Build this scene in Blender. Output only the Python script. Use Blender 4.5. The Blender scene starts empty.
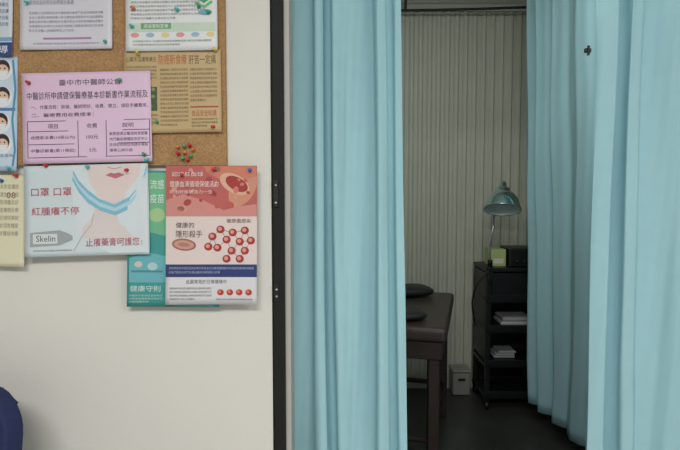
import bpy, math, random
from mathutils import Vector, Matrix
random.seed(7)
F=530.0; H=1.30; TH=math.radians(3.5)
def wp(px,py,Y):
    cx=(px-340)/F; cy=(225-py)/F
    t=Y/(math.cos(TH)+cy*math.sin(TH))
    return (t*cx, H+t*(cy*math.cos(TH)-math.sin(TH)))
def lin(c):
    return tuple(((v/255)/12.92 if v/255<=0.04045 else ((v/255+0.055)/1.055)**2.4) for v in c)
sc=bpy.context.scene
col=sc.collection
# ---------------------------------------------------------------- materials
MATS={}
def mat(name,rgb,rough=0.6,metal=0.0,noise=0.0,nscale=20,bump=0.0,bscale=200,spec=0.4,linear=False,stretch=None,trans=0.0):
    if name in MATS: return MATS[name]
    m=bpy.data.materials.new(name); m.use_nodes=True
    nt=m.node_tree; b=nt.nodes['Principled BSDF']
    c=tuple(rgb) if linear else lin(rgb)
    b.inputs['Base Color'].default_value=(*c,1)
    b.inputs['Roughness'].default_value=rough
    b.inputs['Metallic'].default_value=metal
    b.inputs['Specular IOR Level'].default_value=spec
    tc=nt.nodes.new('ShaderNodeTexCoord'); mp=nt.nodes.new('ShaderNodeMapping')
    if stretch: mp.inputs['Scale'].default_value=stretch
    nt.links.new(tc.outputs['Object'],mp.inputs['Vector'])
    if noise>0:
        n=nt.nodes.new('ShaderNodeTexNoise'); n.inputs['Scale'].default_value=nscale; n.inputs['Detail'].default_value=6
        nt.links.new(mp.outputs['Vector'],n.inputs['Vector'])
        r=nt.nodes.new('ShaderNodeValToRGB')
        r.color_ramp.elements[0].position=0.3; r.color_ramp.elements[1].position=0.7
        r.color_ramp.elements[0].color=(*[max(0,v*(1-noise)) for v in c],1)
        r.color_ramp.elements[1].color=(*[min(1,v*(1+noise)) for v in c],1)
        nt.links.new(n.outputs['Fac'],r.inputs['Fac']); nt.links.new(r.outputs['Color'],b.inputs['Base Color'])
    if bump>0:
        n2=nt.nodes.new('ShaderNodeTexNoise'); n2.inputs['Scale'].default_value=bscale; n2.inputs['Detail'].default_value=3
        nt.links.new(mp.outputs['Vector'],n2.inputs['Vector'])
        bp=nt.nodes.new('ShaderNodeBump'); bp.inputs['Strength'].default_value=bump; bp.inputs['Distance'].default_value=0.002
        nt.links.new(n2.outputs['Fac'],bp.inputs['Height']); nt.links.new(bp.outputs['Normal'],b.inputs['Normal'])
    if trans>0:
        t=nt.nodes.new('ShaderNodeBsdfTranslucent'); t.inputs['Color'].default_value=(*c,1)
        mx=nt.nodes.new('ShaderNodeMixShader'); mx.inputs['Fac'].default_value=trans
        nt.links.new(b.outputs['BSDF'],mx.inputs[1]); nt.links.new(t.outputs['BSDF'],mx.inputs[2])
        nt.links.new(mx.outputs['Shader'],nt.nodes['Material Output'].inputs['Surface'])
    MATS[name]=m; return m
M_wall=mat('painted_wall',(213,211,204),0.75,noise=0.02,nscale=3,bump=0.15,bscale=120)
M_ceil=mat('ceiling_white',(222,223,218),0.8,noise=0.02)
M_floor=mat('floor_vinyl_dark',(60,61,59),0.28,noise=0.25,nscale=6)
M_floor2=mat('floor_tile_light',(168,168,164),0.4,noise=0.06,nscale=5)
M_cork=mat('cork',(164,128,88),0.9,noise=0.26,nscale=260,bump=0.5,bscale=300)
M_black=mat('black_metal',(22,23,24),0.45,noise=0.1)
M_gasket=mat('black_rubber',(14,15,15),0.7,noise=0.1)
M_greymet=mat('painted_jamb',(176,174,167),0.5,noise=0.03)
M_curt=mat('curtain_fabric',(183,225,233),0.85,noise=0.02,nscale=30,bump=0.25,bscale=900,spec=0.15,trans=0.24)
M_pleat=mat('folding_partition_vinyl',(194,195,180),0.55,noise=0.03,nscale=8)
M_bed=mat('brown_leatherette',(60,50,46),0.42,noise=0.12,nscale=15,bump=0.2,bscale=300)
M_bed2=mat('dark_wood',(48,39,34),0.5,noise=0.2,nscale=12,stretch=(1,8,8))
M_chrome=mat('lamp_polished_metal',(205,234,238),0.12,metal=1.0,noise=0.02,spec=0.6)
M_lampin=mat('lamp_inner_white',(225,240,238),0.3,noise=0.02)
M_steel=mat('steel',(190,192,192),0.28,metal=0.9,noise=0.03)
M_blkpl=mat('black_plastic',(24,25,27),0.4,noise=0.1)
M_navy=mat('navy_fabric',(30,40,80),0.8,noise=0.12,nscale=200,bump=0.3,bscale=500)
M_white=mat('white_cloth',(180,183,182),0.8,noise=0.04)
M_white2=mat('paper_white',(178,182,182),0.7,noise=0.05)
M_darkobj=mat('dark_pillow_vinyl',(34,32,32),0.5,noise=0.1)
# ---------------------------------------------------------------- mesh helpers
def mk(name,verts,faces,m,parent=None,smooth=False):
    xs=[v[0] for v in verts]; ys=[v[1] for v in verts]; zs=[v[2] for v in verts]
    c=Vector(((min(xs)+max(xs))/2,(min(ys)+max(ys))/2,(min(zs)+max(zs))/2))
    me=bpy.data.meshes.new(name); me.from_pydata([Vector(v)-c for v in verts],[],faces); me.update()
    if m: me.materials.append(m)
    o=bpy.data.objects.new(name,me); col.objects.link(o); o.location=c
    if parent:
        o.parent=parent; o.matrix_parent_inverse=Matrix.Translation(-parent.location)
    if smooth:
        for p in me.polygons: p.use_smooth=True
    return o
def empty(name,loc):
    o=bpy.data.objects.new(name,None); o.empty_display_size=0.05; col.objects.link(o); o.location=loc; return o
def box(name,x0,x1,y0,y1,z0,z1,m,parent=None,bev=0.0,seg=2):
    v=[(x0,y0,z0),(x1,y0,z0),(x1,y1,z0),(x0,y1,z0),(x0,y0,z1),(x1,y0,z1),(x1,y1,z1),(x0,y1,z1)]
    f=[(0,3,2,1),(4,5,6,7),(0,1,5,4),(1,2,6,5),(2,3,7,6),(3,0,4,7)]
    o=mk(name,v,f,m,parent)
    if bev>0:
        b=o.modifiers.new('bevel','BEVEL'); b.width=bev; b.segments=seg
        for p in o.data.polygons: p.use_smooth=True
        o.modifiers.new('wn','WEIGHTED_NORMAL')
    return o
def prism(name,poly,z0,z1,m,parent=None,bev=0.0):
    n=len(poly)
    v=[(x,y,z0) for x,y in poly]+[(x,y,z1) for x,y in poly]
    f=[tuple(reversed(range(n))),tuple(range(n,2*n))]+[(i,(i+1)%n,n+(i+1)%n,n+i) for i in range(n)]
    o=mk(name,v,f,m,parent)
    if bev>0:
        b=o.modifiers.new('bevel','BEVEL'); b.width=bev; b.segments=3
        for p in o.data.polygons: p.use_smooth=True
        o.modifiers.new('wn','WEIGHTED_NORMAL')
    return o
def lathe(name,prof,origin,axis,m,parent=None,n=32,smooth=True):
    a=Vector(axis).normalized(); q=Vector((0,0,1)).rotation_difference(a)
    v=[];f=[]
    for r,h in prof:
        for i in range(n):
            t=2*math.pi*i/n
            v.append(tuple(Vector(origin)+q@Vector((r*math.cos(t),r*math.sin(t),h))))
    for j in range(len(prof)-1):
        for i in range(n):
            f.append((j*n+i,j*n+(i+1)%n,(j+1)*n+(i+1)%n,(j+1)*n+i))
    return mk(name,v,f,m,parent,smooth)
def tube(name,pts,r,m,parent=None,n=10,res=6):
    P=[Vector(p) for p in pts]; Q=[]
    if len(P)>2:
        E=[P[0]*2-P[1]]+P+[P[-1]*2-P[-2]]
        for i in range(1,len(E)-2):
            for k in range(res):
                t=k/res; a,b,c,d=E[i-1],E[i],E[i+1],E[i+2]
                Q.append(0.5*((2*b)+(c-a)*t+(2*a-5*b+4*c-d)*t*t+(3*b-a-3*c+d)*t**3))
        Q.append(P[-1])
    else: Q=P
    v=[];f=[]
    prev=None
    for i,p in enumerate(Q):
        d=(Q[min(i+1,len(Q)-1)]-Q[max(i-1,0)]).normalized()
        if prev is None:
            u=d.orthogonal().normalized()
        else:
            u=(prev-d*prev.dot(d)).normalized()
        prev=u; w=d.cross(u)
        for k in range(n):
            t=2*math.pi*k/n; v.append(tuple(p+u*r*math.cos(t)+w*r*math.sin(t)))
    for j in range(len(Q)-1):
        for k in range(n):
            f.append((j*n+k,j*n+(k+1)%n,(j+1)*n+(k+1)%n,(j+1)*n+k))
    f.append(tuple(range(n))[::-1]); L=(len(Q)-1)*n; f.append(tuple(range(L,L+n)))
    return mk(name,v,f,m,parent,True)
# ---------------------------------------------------------------- room shell
WY=1.25; XL=-0.147
CZ=2.50
box('wall_front_left',-2.6,XL-0.015,WY,WY+0.10,0,2.6,M_wall)
box('wall_front_right',1.16,2.6,WY,WY+0.10,0,2.6,M_wall)
box('wall_front_header',XL-0.015,1.16,WY,WY+0.10,2.08,2.6,M_wall)
box('wall_left',-2.7,-2.6,-2.6,3.6,0,2.6,M_wall)
box('wall_right',2.6,2.7,-2.6,3.6,0,2.6,M_wall)
box('wall_rear',-2.6,2.6,-2.7,-2.6,0,2.6,M_wall)
box('wall_back',-2.6,2.6,3.52,3.62,0,2.6,M_wall)
box('floor_waiting_area',-2.6,2.6,-2.6,WY+0.05,-0.1,0,M_floor2)
box('floor',-2.6,2.6,WY+0.05,3.62,-0.1,0,M_floor)
box('ceiling',-2.7,2.7,-2.7,3.62,CZ,2.7,M_ceil)
box('wall_cubicle_left',-0.85,-0.8,WY+0.1,3.52,0,2.5,M_wall)
box('wall_cubicle_right',1.45,1.5,WY+0.1,3.52,0,2.5,M_wall)
jx0=wp(273,225,WY)[0]; jx1=wp(284,225,WY)[0]
box('trim_1',jx0,jx1,WY-0.004,WY+0.10,0,2.08,M_gasket,bev=0.002)
box('trim_2',jx1,jx1+0.014,WY+0.012,WY+0.10,0,2.08,M_greymet,bev=0.002)
box('trim_3',1.145,1.16,WY-0.004,WY+0.10,0,2.08,M_gasket,bev=0.002)
for i,(y0,y1) in enumerate([(180,207),(284,300)]):
    z1=wp(277,y0,WY)[1]; z0=wp(277,y1,WY)[1]
    par=box('door_strike_plate',jx0+0.002,jx0+0.014,WY-0.008,WY-0.0035,z0,z1,M_black,bev=0.001)
    lathe('screw_1',[(0,0.0015),(0.003,0.001),(0.003,0)],((jx0+0.008),WY-0.008,z1-0.012),(0,-1,0),M_steel,par,12)
    lathe('screw_2',[(0,0.0015),(0.003,0.001),(0.003,0)],((jx0+0.008),WY-0.008,z0+0.010),(0,-1,0),M_steel,par,12)
def partition():
    v=[];f=[]; x=-0.8
    X=[]
    while x<1.45:
        X+= [(x,0.0),(x+0.006,0.006),(x+0.026,0.008),(x+0.032,0.0),(x+0.038,-0.005),(x+0.052,-0.006)]
        x+=0.058
    X=[(a,b) for a,b in X if a<1.448]
    z=[0.07,1.2,2.46]
    for zz in z:
        for a,b in X: v.append((a,3.48+b,zz))
    n=len(X)
    for j in range(2):
        for i in range(n-1): f.append((j*n+i,j*n+i+1,(j+1)*n+i+1,(j+1)*n+i))
    return mk('folding_partition',v,f,M_pleat)
pt=partition()
box('top_track',-0.8,1.45,3.455,3.505,2.455,2.498,M_greymet,pt)
box('baseboard_back',-0.8,1.45,3.45,3.515,0.0,0.068,M_greymet,bev=0.003)
# ---------------------------------------------------------------- curtains
def curtain(name,top,bot,zt,zb,folds,amp,seed,n=260,m=40,warp=0.25):
    rnd=random.Random(seed)
    ph=[rnd.uniform(0,6.28) for _ in range(8)]
    def interp(P,s):
        L=[0]
        for i in range(len(P)-1): L.append(L[-1]+math.dist(P[i],P[i+1]))
        t=s*L[-1]
        for i in range(len(P)-1):
            if t<=L[i+1]+1e-9:
                k=(t-L[i])/(L[i+1]-L[i]); a=P[i];b=P[i+1]
                d=Vector((b[0]-a[0],b[1]-a[1])).normalized()
                return Vector((a[0]+(b[0]-a[0])*k,a[1]+(b[1]-a[1])*k)),Vector((-d.y,d.x))
    v=[];f=[]
    for j in range(m+1):
        h=j/m; z=zt+(zb-zt)*h
        for i in range(n+1):
            s=i/n
            pt_,nt_=interp(top,s); pb,nb=interp(bot,s)
            p=pt_.lerp(pb,h); nn=nt_.lerp(nb,h).normalized(); tt=Vector((nn.y,-nn.x))
            sw=s+warp/folds*math.sin(2*math.pi*s*1.7+ph[0])+0.16/folds*math.sin(2*math.pi*h*0.7+s*9+ph[1])*h
            a=2*math.pi*folds*sw+ph[2]
            A=amp*(0.75+0.35*math.sin(2*math.pi*s*2.3+ph[3]))*(0.8+0.35*h)
            d=A*(math.sin(a)+0.18*math.sin(2*a+ph[4]+h*1.5)+0.08*math.sin(3.1*a+ph[5]-h*2.2))
            d+=0.0035*math.sin(5*h*math.pi+ph[6]+s*14)
            d+=0.0012*math.sin(s*61+h*9+ph[1])*math.sin(h*17+s*23)
            lat=0.24*A*math.sin(2*a+ph[7])
            q=p+nn*d+tt*lat
            v.append((q.x,q.y,z))
    for j in range(m):
        for i in range(n):
            f.append((j*(n+1)+i,j*(n+1)+i+1,(j+1)*(n+1)+i+1,(j+1)*(n+1)+i))
    o=mk(name,v,f,M_curt,None,True)
    s=o.modifiers.new('cloth_thickness','SOLIDIFY'); s.thickness=0.0015; s.offset=0
    return o
yc=1.44
def X(px,Y): return (px-340)/F*Y
lc=curtain('cubicle_curtain',[(X(290,yc),yc),(X(397,yc),yc+0.02)],[(X(291,yc),yc),(X(412,yc),yc+0.0)],2.05,0.12,3.7,0.024,11)
rc=curtain('cubicle_curtain',[(X(592,1.52),1.52),(X(650,1.5),1.50),(1.13,1.47)],[(X(592,1.52),1.52),(X(650,1.5),1.50),(1.13,1.47)],2.05,0.12,3.5,0.029,5)
bc=curtain('cubicle_curtain',[(1.045,2.96),(1.11,2.35),(1.10,1.62)],[(1.105,2.96),(1.14,2.35),(1.10,1.62)],2.40,0.11,8.0,0.036,23,n=420)
rl=box('curtain_rail',XL,1.14,1.455,1.48,2.055,2.078,M_steel,bev=0.003)
tube('curtain_rail',[(1.10,1.60,2.425),(1.11,2.35,2.425),(1.045,3.0,2.425)],0.011,M_steel)
rr=tube('ceiling_curtain_track',[(-0.75,3.40,2.43),(0.6,3.36,2.43),(1.44,3.28,2.43)],0.008,M_black)
for i in range(3):
    xx=-0.5+0.9*i; box('hanger_%d'%(i+1),xx,xx+0.015,3.36,3.375,2.43,2.5,M_black,rr)
x,z=wp(587,51,1.47)
ck=empty('curtain_clip',(x,1.47,z))
box('jaw',x-0.009,x+0.009,1.462,1.47,z-0.006,z+0.006,M_black,ck,bev=0.002)
box('lever',x-0.003,x+0.003,1.458,1.464,z-0.014,z+0.012,M_black,ck,bev=0.001)
# ---------------------------------------------------------------- treatment bed
bed=empty('treatment_bed',(0.2,2.7,0.35))
fr=Vector((0.655,3.02)); nr=Vector((0.455,2.22))
d=(fr-nr).normalized(); w=Vector((-d.y,d.x))*1.1
far2=nr+d*0.86
poly=[nr,far2,far2+w,nr+w]
def ins(k):
    wn=w.normalized()
    return [tuple(p) for p in (nr+d*k+wn*k,far2-d*k+wn*k,far2+w-d*k-wn*k,nr+w+d*k-wn*k)]
prism('mattress',[tuple(p) for p in poly],0.655,0.72,M_bed,bed,bev=0.02)
prism('apron',ins(0.02),0.575,0.655,M_bed2,bed,bev=0.006)
c4=ins(0.06)
for i,(x,y) in enumerate(c4):
    box('leg_%d'%(i+1),x-0.025,x+0.025,y-0.025,y+0.025,0,0.575,M_bed2,bed,bev=0.005)
for i in range(4):
    p=Vector(c4[i]); q=Vector(c4[(i+1)%4])
    tube('stretcher_%d'%(i+1),[(p.x,p.y,0.2),(q.x,q.y,0.2)],0.014,M_bed2,bed)
def cushion(name,cx,cy,z0,sx,sy,sz,m,rot=0):
    v=[];f=[];n=24;mm=12
    for j in range(mm+1):
        t=math.pi*j/mm-math.pi/2
        for i in range(n):
            a=2*math.pi*i/n
            ca=math.copysign(abs(math.cos(a))**0.45,math.cos(a)); sa=math.copysign(abs(math.sin(a))**0.45,math.sin(a))
            r=max(abs(math.cos(t))**0.6,0.001)
            x=sx*ca*r; y=sy*sa*r; z=sz*math.copysign(abs(math.sin(t))**0.8,math.sin(t))
            v.append((cx+x*math.cos(rot)-y*math.sin(rot),cy+x*math.sin(rot)+y*math.cos(rot),z0+sz+z))
    for j in range(mm):
        for i in range(n): f.append((j*n+i,j*n+(i+1)%n,(j+1)*n+(i+1)%n,(j+1)*n+i))
    return mk(name,v,f,m,None,True)
cushion('head_pillow',0.34,2.95,0.721,0.18,0.10,0.03,M_darkobj,0.2)
cushion('bolster_cushion',0.26,2.42,0.721,0.13,0.10,0.022,M_darkobj,0.2)
# ---------------------------------------------------------------- utility cart
cart=empty('utility_cart',(0.99,3.2,0.45))
cx0=X(488,3.1); cx1=cx0+0.36; cy0,cy1=3.10,3.40
ctop=wp(500,270,3.1)[1]
for i,(x,y) in enumerate([(cx0,cy0),(cx1-0.03,cy0),(cx0,cy1-0.03),(cx1-0.03,cy1-0.03)]):
    box('post_%d'%(i+1),x,x+0.03,y,y+0.03,0.05,ctop,M_blkpl,cart,bev=0.004)
    lathe('caster_%d'%(i+1),[(0,-0.012),(0.022,-0.012),(0.025,-0.008),(0.025,0.008),(0.022,0.012),(0,0.012)],(x+0.015,y+0.015,0.025),(1,0,0),M_blkpl,cart,20)
for i,z in enumerate([0.08,0.27,0.48,0.66,ctop]):
    box('shelf_%d'%(i+1),cx0-0.004,cx1+0.004,cy0-0.004,cy1,z-0.012,z+0.012,M_blkpl,cart,bev=0.004)
    if i<4:
        box('lip_%d'%(i+1),cx0,cx1,cy0-0.006,cy0+0.004,z,z+0.035,M_blkpl,cart,bev=0.003)
box('side_panel',cx0,cx0+0.006,cy0+0.02,cy1-0.02,0.3,ctop-0.02,M_blkpl,cart)
box('back_panel',cx0,cx1,cy1-0.012,cy1-0.004,0.1,ctop,M_blkpl,cart)
box('drawer',cx0+0.032,cx1-0.032,cy0+0.002,cy1-0.05,0.685,ctop-0.02,M_blkpl,cart,bev=0.006)
def stack(name,x0,x1,y0,y1,z,n,h,m):
    rnd=random.Random(len(name)+int(z*100)); 
    e=empty(name,((x0+x1)/2,(y0+y1)/2,z))
    for i in range(n):
        j=rnd.uniform(-0.014,0.014)
        box('layer_%d'%(i+1),x0+j+0.01*i,x1+j,y0+rnd.uniform(0,0.02),y1,z+i*h+0.0006,z+(i+1)*h,m,e,bev=h*0.4,seg=3)
stack('folded_towels',cx0+0.10,cx1-0.07,cy0+0.07,cy1-0.05,0.492,2,0.026,M_white)
stack('paper_stack',cx0+0.09,cx1-0.14,cy0+0.10,cy1-0.06,0.282,3,0.014,M_white2)
M_yel=mat('pale_green_carton',(176,190,128),0.6,noise=0.05)
M_lab=mat('carton_label',(215,215,200),0.6,noise=0.02)
tb=box('tissue_box',cx0+0.04,cx0+0.13,cy0+0.06,cy0+0.2,ctop+0.0125,ctop+0.115,M_yel,bev=0.003)
box('label',cx0+0.055,cx0+0.115,cy0+0.0585,cy0+0.0597,ctop+0.03,ctop+0.06,M_lab,tb)
dv=box('electrotherapy_unit',cx0+0.14,cx0+0.33,cy0+0.02,cy0+0.22,ctop+0.0125,ctop+0.125,M_blkpl,bev=0.008)
box('front_panel',cx0+0.15,cx0+0.32,cy0+0.016,cy0+0.021,ctop+0.02,ctop+0.117,M_black,dv,bev=0.002)
for i in range(3):
    lathe('knob_%d'%(i+1),[(0,0.012),(0.008,0.012),(0.010,0)],(cx0+0.18+0.045*i,cy0+0.016,ctop+0.05),(0,-1,0),M_blkpl,dv,16)
# ---------------------------------------------------------------- gooseneck therapy lamp clamped to the cart
ly=3.06
zt_=ctop+0.0125
bx=cx0+0.015
lamp=empty('gooseneck_lamp',(bx,cy0,ctop+0.02))
box('clamp_upper',bx-0.012,bx+0.014,cy0-0.022,cy0+0.03,zt_,zt_+0.010,M_blkpl,lamp,bev=0.002)
box('clamp_spine',bx-0.012,bx+0.014,cy0-0.030,cy0-0.020,ctop-0.06,zt_+0.010,M_blkpl,lamp,bev=0.002)
lathe('clamp_socket',[(0,0.04),(0.012,0.04),(0.014,0.036),(0.014,0.0),(0,0.0)],(bx,cy0-0.01,zt_+0.009),(0,0,1),M_blkpl,lamp,20)
hx,hz=wp(504,204,ly)
zn=wp(497,224,ly)[1]
tube('gooseneck',[(bx,cy0-0.01,zt_+0.045),(X(491,ly),cy0-0.01,zt_+0.12),(X(495,ly),ly+0.03,zn-0.02),(X(499,ly),ly+0.10,zn+0.04),(hx,ly+0.13,hz+0.06),(hx+0.004,ly+0.10,hz+0.085)],0.0065,M_steel,lamp)
ax=Vector((-0.12,-0.34,-0.92)).normalized()
o0=Vector((hx+0.008,ly+0.05,hz+0.108))
prof=[(0,-0.02),(0.016,-0.02),(0.02,-0.012),(0.02,0.012),(0.036,0.018),(0.042,0.03),(0.044,0.045),(0.066,0.058),(0.086,0.083),(0.098,0.118),(0.104,0.150)]
lathe('shade',prof,o0,ax,M_chrome,lamp,48)
lathe('shade_rim',[(0.103,0.146),(0.107,0.148),(0.107,0.153),(0.102,0.154)],o0,ax,M_steel,lamp,48)
inn=[(0.103,0.150),(0.095,0.120),(0.083,0.088),(0.06,0.064),(0.0,0.05)]
lathe('shade_lining',inn,o0,ax,M_lampin,lamp,48)
M_bulb=mat('bulb_glass',(230,232,225),0.2,noise=0.02)
lathe('bulb',[(0.0,0.12),(0.02,0.116),(0.032,0.102),(0.034,0.09),(0.024,0.074),(0.016,0.06),(0.016,0.05)],o0,ax,M_bulb,lamp,24)
tube('power_cable',[(bx-0.005,cy0-0.03,zt_-0.01),(X(480,ly),cy0-0.03,ctop-0.07),(X(475,ly),cy0-0.01,ctop-0.18),(X(479,ly),cy0+0.03,ctop-0.30),(X(485,ly),cy0+0.12,ctop-0.36)],0.0045,M_blkpl,lamp)
# small storage box at the foot of the partition
M_crate=mat('white_grey_plastic',(140,140,135),0.5,noise=0.05)
x0=X(454,3.35); x1=x0+0.115
cr=empty('storage_box',((x0+x1)/2,3.38,0.1))
box('body',x0,x1,3.32,3.44,0.001,0.15,M_crate,cr,bev=0.012)
box('lid',x0-0.004,x1+0.004,3.316,3.444,0.15,0.168,M_crate,cr,bev=0.006)
box('handle',x0+0.035,x1-0.035,3.313,3.322,0.10,0.115,M_blkpl,cr,bev=0.003)
# ---------------------------------------------------------------- waiting chair
ch=empty('waiting_chair',(-0.925,0.95,0.45))
def shell(name,cx,w,z0,z1,y0,lean,th,m,parent):
    f=[];nu,nv=24,20
    R=0.09
    pts=[]
    for j in range(nv+1):
        for i in range(nu+1):
            u=-1+2*i/nu; t=j/nv
            tt=-1+2*t
            hw=w/2; hh=(z1-z0)/2
            x=u*hw; z=tt*hh
            ex=max(abs(x)-(hw-R),0); ez=max(abs(z)-(hh-R),0)
            if ex>0 and ez>0:
                l=max(ex,ez); k=l/math.hypot(ex,ez)
                x=math.copysign(hw-R+ex*k,x); z=math.copysign(hh-R+ez*k,z)
            y=y0+lean*t-0.05*(u*u)
            pts.append((cx+x,y,(z0+z1)/2+z))
    for j in range(nv):
        for i in range(nu): f.append((j*(nu+1)+i,j*(nu+1)+i+1,(j+1)*(nu+1)+i+1,(j+1)*(nu+1)+i))
    o=mk(name,pts,f,m,parent,True)
    s=o.modifiers.new('t','SOLIDIFY'); s.thickness=th; s.offset=0
    b=o.modifiers.new('b','BEVEL'); b.width=0.012; b.segments=3
    return o
shell('backrest',-0.925,0.50,0.52,0.885,1.07,0.07,0.045,M_navy,ch)
box('seat',-1.16,-0.69,0.60,1.03,0.42,0.48,M_navy,ch,bev=0.025,seg=4)
for i,(x,y) in enumerate([(-1.13,0.64),(-0.72,0.64),(-1.13,1.04),(-0.72,1.04)]):
    tube('leg_%d'%(i+1),[(x,y,0.0),(x,y,0.43)],0.012,M_steel,ch)
for i,x in enumerate((-1.13,-0.72)):
    tube('back_support_%d'%(i+1),[(x,1.04,0.43),(x,1.08,0.6)],0.012,M_steel,ch)
# ---------------------------------------------------------------- notice board & posters
CK=0.012
x0,_=wp(-60,0,WY); x1,_=wp(227,100,WY); _,z0=wp(100,166,WY); _,z1=wp(100,-90,WY)
box('cork_notice_board',x0,x1,WY-CK,WY,z0,z1,M_cork,bev=0.002)
dgtxt={}
def text_geo(body):
    if body in dgtxt: return dgtxt[body]
    cu=bpy.data.curves.new('t','FONT'); cu.body=body; cu.size=1; cu.resolution_u=2
    o=bpy.data.objects.new('t',cu); col.objects.link(o)
    dg=bpy.context.evaluated_depsgraph_get()
    me=bpy.data.meshes.new_from_object(o.evaluated_get(dg))
    V=[(v.co.x,v.co.y) for v in me.vertices]; Fc=[tuple(p.vertices) for p in me.polygons]
    bpy.data.objects.remove(o); bpy.data.meshes.remove(me); bpy.data.curves.remove(cu)
    dgtxt[body]=(V,Fc); return V,Fc
def mute(rgb,k=0.05,dim=0.97):
    g=sum(rgb)/3
    return tuple(int((v*(1-k)+g*k)*dim) for v in rgb)
def ink(rgb): return mat('ink_%d_%d_%d'%rgb,mute(rgb),0.6,noise=0.02)
class Poster:
    def __init__(s,name,x0,y0,x1,y1,rgb,layer,rot=0,curl=0.004,pap=None):
        s.b=(x0,y0,x1,y1); s.rot=math.radians(rot); s.layer=layer; s.curl=curl; s.n=0
        s.c=((x0+x1)/2,(y0+y1)/2)
        s.base=WY-CK-0.0015-layer*0.0022
        m=pap or mat('paper_%s'%name,mute(rgb,0.0),0.5,noise=0.025,nscale=9)
        s.obj=None
        s.grid(x0,y0,x1,y1,m,0,18,18,name)
        so=s.obj.modifiers.new('t','SOLIDIFY'); so.thickness=0.0003; so.offset=-1
    def P(s,px,py,k=0):
        x0,y0,x1,y1=s.b
        u=(px-x0)/(x1-x0); v=(py-y0)/(y1-y0)
        cx,cy=s.c; c,sn=math.cos(s.rot),math.sin(s.rot)
        rx=cx+(px-cx)*c-(py-cy)*sn; ry=cy+(px-cx)*sn+(py-cy)*c
        off=s.curl*(max(v,0)**3)*(0.4+0.6*abs(2*u-1)**2)+0.0006*math.sin(u*7+s.layer)*v
        x,z=wp(rx,ry,WY-CK)
        return (x,s.base-off-k*0.00018,z)
    def grid(s,x0,y0,x1,y1,m,k,nx=6,ny=6,name=None):
        v=[s.P(x0+(x1-x0)*i/nx,y0+(y1-y0)*j/ny,k) for j in range(ny+1) for i in range(nx+1)]
        f=[(j*(nx+1)+i,(j+1)*(nx+1)+i,(j+1)*(nx+1)+i+1,j*(nx+1)+i+1) for j in range(ny) for i in range(nx)]
        s.n+=1
        o=mk(name or 'print_%d'%s.n,v,f,m,s.obj,True)
        if s.obj is None: s.obj=o
        return o
    def rect(s,x0,y0,x1,y1,rgb,k=1): return s.grid(x0,y0,x1,y1,ink(rgb),k)
    def poly(s,pts,rgb,k=1):
        s.n+=1
        c=(sum(p[0] for p in pts)/len(pts),sum(p[1] for p in pts)/len(pts))
        n=len(pts)
        v=[s.P(*c,k)]; f=[]
        R=4
        for r in range(1,R+1):
            for p in pts: v.append(s.P(c[0]+(p[0]-c[0])*r/R,c[1]+(p[1]-c[1])*r/R,k))
        for i in range(n): f.append((0,1+(i+1)%n,1+i))
        for r in range(R-1):
            for i in range(n):
                a=1+r*n+i; b=1+r*n+(i+1)%n
                f.append((a,b,b+n,a+n))
        return mk('print_%d'%s.n,v,f,ink(rgb),s.obj)
    def ell(s,cx,cy,rx,ry,rgb,k=1,n=20,a=0):
        ca,sa=math.cos(a),math.sin(a)
        return s.poly([(cx+rx*math.cos(t)*ca-ry*math.sin(t)*sa,cy+rx*math.cos(t)*sa+ry*math.sin(t)*ca) for t in [2*math.pi*i/n for i in range(n)]],rgb,k)
    def strip(s,A,B,rgb,k=1):
        s.n+=1; v=[];f=[]
        for a,b in zip(A,B):
            v.append(s.P(*a,k)); v.append(s.P(*b,k))
        for i in range(len(A)-1): f.append((2*i,2*i+1,2*i+3,2*i+2))
        return mk('print_%d'%s.n,v,f,ink(rgb),s.obj)
    def line(s,pts,w,rgb,k=1):
        A=[];B=[]
        for i,p in enumerate(pts):
            a=pts[max(i-1,0)]; b=pts[min(i+1,len(pts)-1)]
            d=Vector((b[0]-a[0],b[1]-a[1])).normalized()
            A.append((p[0]-d.y*w/2,p[1]+d.x*w/2)); B.append((p[0]+d.y*w/2,p[1]-d.x*w/2))
        return s.strip(A,B,rgb,k)
    def texts(s,items,rgb,k=2):
        s.n+=1; V=[];Fs=[]
        for body,x0,y0,x1,y1 in items:
            tv,tf=text_geo(body)
            if not tv: continue
            xa=min(p[0] for p in tv);xb=max(p[0] for p in tv);ya=min(p[1] for p in tv);yb=max(p[1] for p in tv)
            b0=len(V)
            for p in tv:
                px=x0+(p[0]-xa)/(xb-xa)*(x1-x0); py=y1-(p[1]-ya)/(yb-ya)*(y1-y0)
                V.append(s.P(px,py,k))
            Fs+= [tuple(b0+i for i in t) for t in tf]
        if V: mk('lettering_%d'%s.n,V,Fs,ink(rgb),s.obj)
pool='中醫診所申請健康保險衛生教育宣導疾病預防流感疫苗接種時間地點請洽詢櫃台服務人員注意事項過敏皮膚紅腫發炎治療用藥安全醫師公會通知單本院門診掛號須攜帶'
def rt(n,seed): 
    r=random.Random(seed); return ''.join(r.choice(pool) for _ in range(n))
def block(x0,y0,x1,y1,lines,cpl,seed,fill=0.62,last=0.6):
    out=[]; lh=(y1-y0)/lines
    for i in range(lines):
        xe=x1 if i<lines-1 else x0+(x1-x0)*last
        n=cpl if i<lines-1 else max(3,int(cpl*last))
        out.append((rt(n,seed*31+i),x0,y0+i*lh,xe,y0+i*lh+lh*fill))
    return out
# A
p=Poster('information_sheet',21,-40,113,50,(214,212,221),1,rot=-0.8)
p.texts(block(30,-30,104,8,5,22,1)+block(30,12,104,34,5,26,2),(150,145,160))
p.rect(44,38,92,40,(170,130,175))
p.texts(block(34,43,100,46.5,1,20,5,last=1),(150,145,160))
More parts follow.
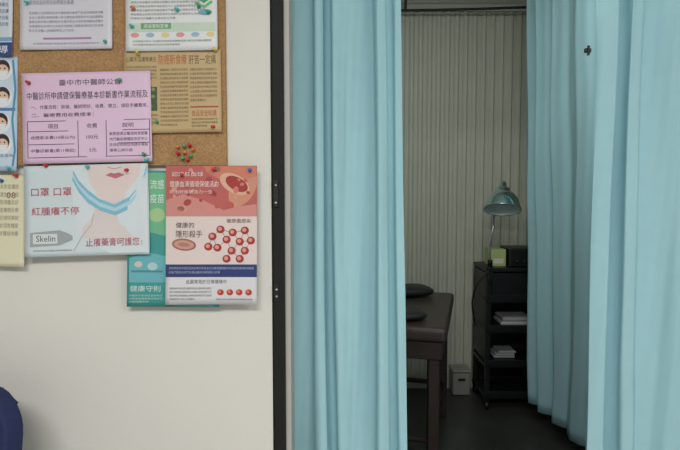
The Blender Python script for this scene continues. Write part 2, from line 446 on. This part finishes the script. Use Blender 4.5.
# B
p=Poster('blue_band_flyer',-60,-60,14,57,(208,214,224),1)
p.rect(-60,43,14,57,(52,72,132)); p.rect(-60,38,14,42,(120,165,195))
p.texts(block(-40,-10,10,36,7,14,7),(100,115,145))
p.texts([('醫療服務宣導',-50,46,10,54)],(235,238,240))
# C
p=Poster('mask_wearing_flyer',-60,57,18,171,(184,204,226),0)
p.rect(-58,60,16,166,(200,215,230),1)
for (cx,cy) in [(3,70),(3,97),(1,123),(3,144)]:
    p.ell(cx,cy,10,10,(228,232,236),2); p.ell(cx,cy-2,7.5,8,(52,44,44),3); p.ell(cx,cy+1,6.2,6.4,(226,190,164),4)
    p.poly([(cx-5.5,cy+1),(cx+5.5,cy+1),(cx+4,cy+7),(cx-4,cy+7)],(225,232,238),5)
    p.ell(cx-2.4,cy-1.5,0.8,0.9,(30,30,30),5); p.ell(cx+2.4,cy-1.5,0.8,0.9,(30,30,30),5)
p.rect(-58,108,16,111,(80,125,185),2); p.texts(block(-40,154,14,164,2,12,11),(50,70,110),3)
p.line([(13.5,60),(16,90),(13,120),(16,150),(14,166)],2.2,(80,150,188),3)
# D
p=Poster('cream_notice',-60,175,27,266,(222,217,186),2,rot=0.6)
p.texts(block(-40,184,20,246,8,16,13),(150,146,130)); p.texts([('08',8,192,17,198)],(140,80,80))
# E
p=Poster('leaflet_green_logo',127,-50,218,52,(222,224,224),3,rot=-0.8)
p.rect(129,24,216,33,(196,214,196)); p.rect(142,24,172,30,(110,165,120),2)
for i in range(6): p.ell(136+i*15,36,4.2,2.4,[(225,150,150),(150,185,210),(226,206,140)][i%3],2)
p.texts(block(132,2,206,22,5,26,21)+block(134,41,212,48,2,30,22),(140,142,146))
p.texts([('感染管制宣導',145,25,169,29)],(235,240,235),3)
p.line([(196,-4),(205,3),(213,-3)],4,(70,160,90),2); p.line([(196,4),(205,9),(213,3)],3,(110,190,120),2); p.ell(206,14,7,3,(120,170,200),2)
# F
p=Poster('newspaper_clipping',125,51,222,133,(192,167,122),2,rot=-1.0)
p.texts([('防癌新食療',160,55,188,65)],(186,92,52)); p.texts([('肝苦一定痛',190,56,217,65)],(105,88,62))
p.texts([('山藥冬瓜護腎養生',128,57,158,62)],(110,92,66)); p.texts(block(128,66,158,84,5,13,31)+block(161,69,189,128,14,12,32)+block(191,69,218,104,8,12,33)+block(128,114,158,129,4,13,34),(134,114,80))
p.rect(132,87,158,111,(70,92,62)); 
rr_=random.Random(3)
for i in range(22): p.ell(134+rr_.random()*22,89+rr_.random()*20,1.5+rr_.random()*1.6,1+rr_.random()*1.4,rr_.choice([(100,130,70),(50,80,50),(130,150,90)]),2,10)
p.ell(143,100,4.5,2.2,(180,70,55),3); p.ell(150,96,2.5,1.6,(190,85,60),3)
p.rect(191,107,219,108.5,(170,80,60)); p.texts([('食品安全知識',192,111,217,117)],(180,96,55)); p.texts(block(192,119,218,129,3,12,35),(134,114,80))
# G
p=Poster('pink_clinic_notice',25,73,153,163,(224,194,220),4,rot=-1.3,curl=0.002)
p.texts([('臺中市中醫師公會',62,80,124,86),('中醫診所申請健保醫療基本診斷書作業流程及',30,92,150,99.5)],(45,38,52))
p.texts([('一、作業流程：掛號、醫師問診、收費、開立、領取手續費用。',34,105,150,109),('二、醫療費用收費標準：',34,113,96,117)],(70,60,80))
for yy in (121,131,144,157): p.line([(30,yy),(151,yy)],0.7,(80,70,90))
for xx in (30,80,108,151): p.line([(xx,121),(xx,157)],0.7,(80,70,90))
p.texts([('項目',50,124,60,128.5),('收費',89,124,99,128.5),('說明',124,124,135,128.5),('病歷影本費(10張以內)',33,135.5,77,139.5),('100元',88,135.5,100,139.5),('中醫診斷書(第11張起)',33,148.5,77,152.5),('5元',91,148.5,98,152.5)],(60,50,70))
p.texts(block(111,133,149,155,4,11,41),(90,80,100))
# H
p=Poster('mask_allergy_poster',28,165,151,255,(206,219,223),5,rot=-1.6,curl=0.006)
p.poly([(76,166),(150,166),(150,253),(112,253),(88,240),(78,225),(76,195)],(214,223,228),1)
p.poly([(90,166),(144,166),(142,180),(134,196),(118,206),(102,198),(93,182)],(224,208,204),2)
p.poly([(98,200),(138,200),(139,216),(148,224),(150,238),(118,243),(86,238),(84,228),(96,216)],(218,208,207),2)
A=[(77,170),(82,180),(91,190),(102,199),(117,205),(132,198),(141,188),(147,176),(150,166)]
B=[(76,180),(82,192),(91,203),(103,211),(118,216),(134,209),(144,197),(149,184),(150,176)]
p.strip(A,B,(128,188,208),4)
p.strip([(a[0]*.7+b[0]*.3,a[1]*.7+b[1]*.3) for a,b in zip(A,B)],[(a[0]*.35+b[0]*.65,a[1]*.35+b[1]*.65) for a,b in zip(A,B)],(172,212,225),5)
p.line([(96,214),(94,224),(84,236),(76,250)],0.8,(190,172,172),3); p.line([(138,212),(140,222),(149,232)],0.8,(190,172,172),3)
p.poly([(109,176),(114,173.5),(118,174.5),(122,173.5),(128,176),(119,179.5)],(196,108,120),4)
p.line([(111,168),(118,170),(125,168)],0.8,(190,150,142),4)
p.texts([('口罩 口罩',35,187,75,195),('紅腫癢不停',35,206,82,214)],(190,60,84),5)
p.texts([('止癢藥膏呵護您！',88,238,144,246)],(172,54,84),5)
p.strip([(33,231),(62,229),(70,232),(75,235)],[(33,245),(62,244),(70,241),(75,239)],(160,168,170),3); p.rect(36,232.5,60,242,(215,220,220),4); p.texts([('Skelin',39,234,58,240)],(60,70,82),5)
p.texts(block(36,248,74,251,1,14,51,last=1),(140,140,145),3)
# I
p=Poster('teal_health_flyer',129,171,221,306,(66,152,148),3,rot=0.4,curl=0.003)
p.poly([(148,173),(168,173),(168,236),(150,232),(146,200)],(112,184,142),1); p.ell(158,215,8,7,(165,200,145),2); p.texts([('流感',151,180,165,189),('疫苗',151,194,165,203)],(225,236,228),3)
p.poly([(131,258),(150,252),(168,256),(168,282),(131,282)],(104,178,188),1)
p.texts([('健康守則',132,285,162,291)],(215,230,230),3); p.texts(block(131,294,164,303,3,11,61)+block(175,304.2,215,305.6,1,20,62,last=1),(190,216,214),3)
p.ell(140,264,4,3,(200,200,185),2); p.ell(154,266,5,4,(170,206,210),2); p.rect(133,270,164,272,(70,140,150),2)
# J
p=Poster('red_cell_health_leaflet',168,166,258,303,(217,216,219),6,rot=0.0,curl=0.005)
p.rect(168,166,258,216,(190,96,92),1)
p.ell(244,188,12,20,(208,142,116),2,28,0.5)
p.strip([(205,166.5),(220,166.5),(240,166.5),(257.5,166.5)],[(208,172),(222,180),(240,182),(257.5,177)],(206,124,100),2)
p.ell(236,184,16,9,(220,174,144),3,24,0.5); p.ell(238,184,12,6.5,(168,56,56),4,24,0.5)
rr_=random.Random(9)
for i in range(34):
    x=171+rr_.random()*82; y=169+rr_.random()*42; r=1.6+rr_.random()*2.8
    p.ell(x,y,r,r*0.75,rr_.choice([(198,88,86),(208,120,112),(170,68,70),(216,150,138)]),5,14,rr_.random()*3)
p.strip([(168.3,200),(185,194),(205,200),(225,210),(240,206),(257.7,204)],[(168.3,216),(185,216),(205,216),(225,216),(240,216),(257.7,216)],(210,138,130),4)
p.texts([('認識紅血球',174,172,205,176.5),('健康血液循環保健活力',172,181,220,187),('吃出好血管活力一生',172,190,214,193.5)],(235,222,216),6)
p.rect(168,216,258,263,(224,208,203),1)
p.texts([('健康的',178,222,196,227.5),('隱形殺手',178,230,204,237)],(76,48,56),4); p.texts([('黴漿菌感染',228,218.5,252,222.5)],(110,55,60),4)
p.ell(186,244,12,6,(160,104,92),2,24,0.1); p.ell(186,244,10,4.4,(204,154,138),3,24,0.1); p.ell(186,244,6,2,(180,126,112),4,20,0.1)
nodes=[(234,232),(222,229),(246,230),(228,239),(241,241),(214,236),(252,240),(219,247),(233,250),(246,250),(210,246),(228,258),(241,258)]
for i,a_ in enumerate(nodes):
    for b_ in nodes[i+1:]:
        if math.dist(a_,b_)<12.5: p.line([a_,b_],0.5,(140,100,92),2)
for x,y in nodes: p.ell(x,y,4.1,3.9,(170,52,48),3,16); p.ell(x-0.6,y-0.6,2.1,2.0,(218,152,140),4,12)
p.rect(168,263.5,258,276,(44,60,116),1)
p.texts(block(171,266,255,274,2,34,71),(170,176,200),3)
p.texts([('此菌常見於日常環境中',188,278.5,228,282.5)],(80,72,80),3)
p.texts(block(172,286,213,300,4,19,73),(130,128,132),3)
for i in range(4):
    p.ell(222+i*9.3,291,4.3,4,(232,208,198),2,16); p.ell(222+i*9.3,291,3.3,3.0,(182,52,46),3,16); p.ell(221.3+i*9.3,290.4,1.5,1.4,(216,130,115),4,12)
p.texts(block(218,297,254,300,1,20,74,last=1),(130,128,132),3)
# K: pins
PC={'r':(196,44,52),'g':(56,156,105),'b':(60,95,185),'t':(76,180,182),'y':(214,186,76),'o':(210,112,60),'w':(220,220,220)}
def pin(px,py,c,layer):
    yb=WY-CK-0.0015-layer*0.0022-0.0012
    x,z=wp(px,py,yb)
    m=mat('pushpin_'+c,PC[c],0.25,noise=0.02)
    k=0.9
    o=lathe('pushpin',[(r*k,h*k) for r,h in [(0,0.012),(0.0034,0.012),(0.0040,0.011),(0.0034,0.0095),(0.0024,0.007),(0.0024,0.004),(0.0046,0.002),(0.0048,0.0),(0,0.0)]],(x,yb,z),(random.uniform(-.3,.3),-1,random.uniform(-.1,.4)),m,None,14)
    lathe('needle',[(0.0006,0.001),(0.0006,-0.006),(0.0,-0.007)],(x,yb,z),(0,-1,0),M_steel,o,8)
for a_ in [(28,3,'t',1),(106,42,'g',1),(29,83,'r',4),(133,27,'t',3),(134,9,'o',3),(209,12,'g',3),(199,7,'g',3),(178,10,'t',3),(138,54,'y',3),(215,50,'y',3),(120,80,'g',4),(157,122,'g',2),(214,127,'r',2),(145,155,'g',4),
           (47,166,'r',4),(88,167,'t',5),(127,170,'r',5),(148,160,'t',5),(182,175,'r',6),(214,170,'r',6),(250,170,'b',6),(9,169,'t',2),(17,176,'r',2),(2,181,'b',2)]:
    pin(*a_)
for a_ in [(178,147,'o'),(184,146,'g'),(190,146,'r'),(194,150,'o'),(179,154,'r'),(185,153,'o'),(191,156,'g'),(183,159,'g'),(188,160,'r')]:
    pin(*a_,-0.4)
# ---------------------------------------------------------------- lights
def area(name,loc,sx,sy,e,colr,rot=(0,0,0)):
    l=bpy.data.lights.new(name,'AREA'); l.shape='RECTANGLE'; l.size=sx; l.size_y=sy; l.energy=e; l.color=colr
    o=bpy.data.objects.new(name,l); col.objects.link(o); o.location=loc; o.rotation_euler=rot; return o
def fixture(name,cx,cy,sx,sy,e,colr):
    f=box(name,cx-sx/2-0.03,cx+sx/2+0.03,cy-sy/2-0.03,cy+sy/2+0.03,CZ-0.03,CZ-0.001,M_white2)
    l=area(name+'_light',(cx,cy,CZ-0.035),sx,sy,e,colr)
    l.parent=f; l.matrix_parent_inverse=Matrix.Translation(-f.location)
fixture('ceiling_light_panel',-0.3,-0.9,1.2,0.6,56,(1.0,0.99,0.975))
fixture('ceiling_light_panel',1.5,-0.6,1.2,0.6,34,(0.96,0.985,1.0))
fixture('cubicle_ceiling_light',0.5,1.95,0.6,0.15,5.0,(0.97,1.0,0.97))
bt=box('added_fill_batten',0.1,0.9,WY+0.101,WY+0.14,2.24,2.32,M_white2,bev=0.005)  # added fill, hidden behind the header, to brighten partition and cubicle ceiling
l=area('added_fill_light',(0.5,WY+0.145,2.28),0.75,0.06,5.0,(1.0,1.0,0.96),rot=(math.radians(86),0,0))  # light of the added fill, facing the partition
l.parent=bt; l.matrix_parent_inverse=Matrix.Translation(-bt.location)
w_=bpy.data.worlds.new('World'); sc.world=w_; w_.use_nodes=True
w_.node_tree.nodes['Background'].inputs[0].default_value=(0.6,0.65,0.7,1); w_.node_tree.nodes['Background'].inputs[1].default_value=0.05
# ---------------------------------------------------------------- camera
cd=bpy.data.cameras.new('camera'); cd.sensor_width=36; cd.lens=36*F/680; cd.clip_start=0.05
co=bpy.data.objects.new('camera',cd); col.objects.link(co); co.location=(0,0,H); co.rotation_euler=(math.pi/2-TH,0,0)
sc.camera=co
sc.view_settings.view_transform='Standard'; sc.view_settings.exposure=0.0
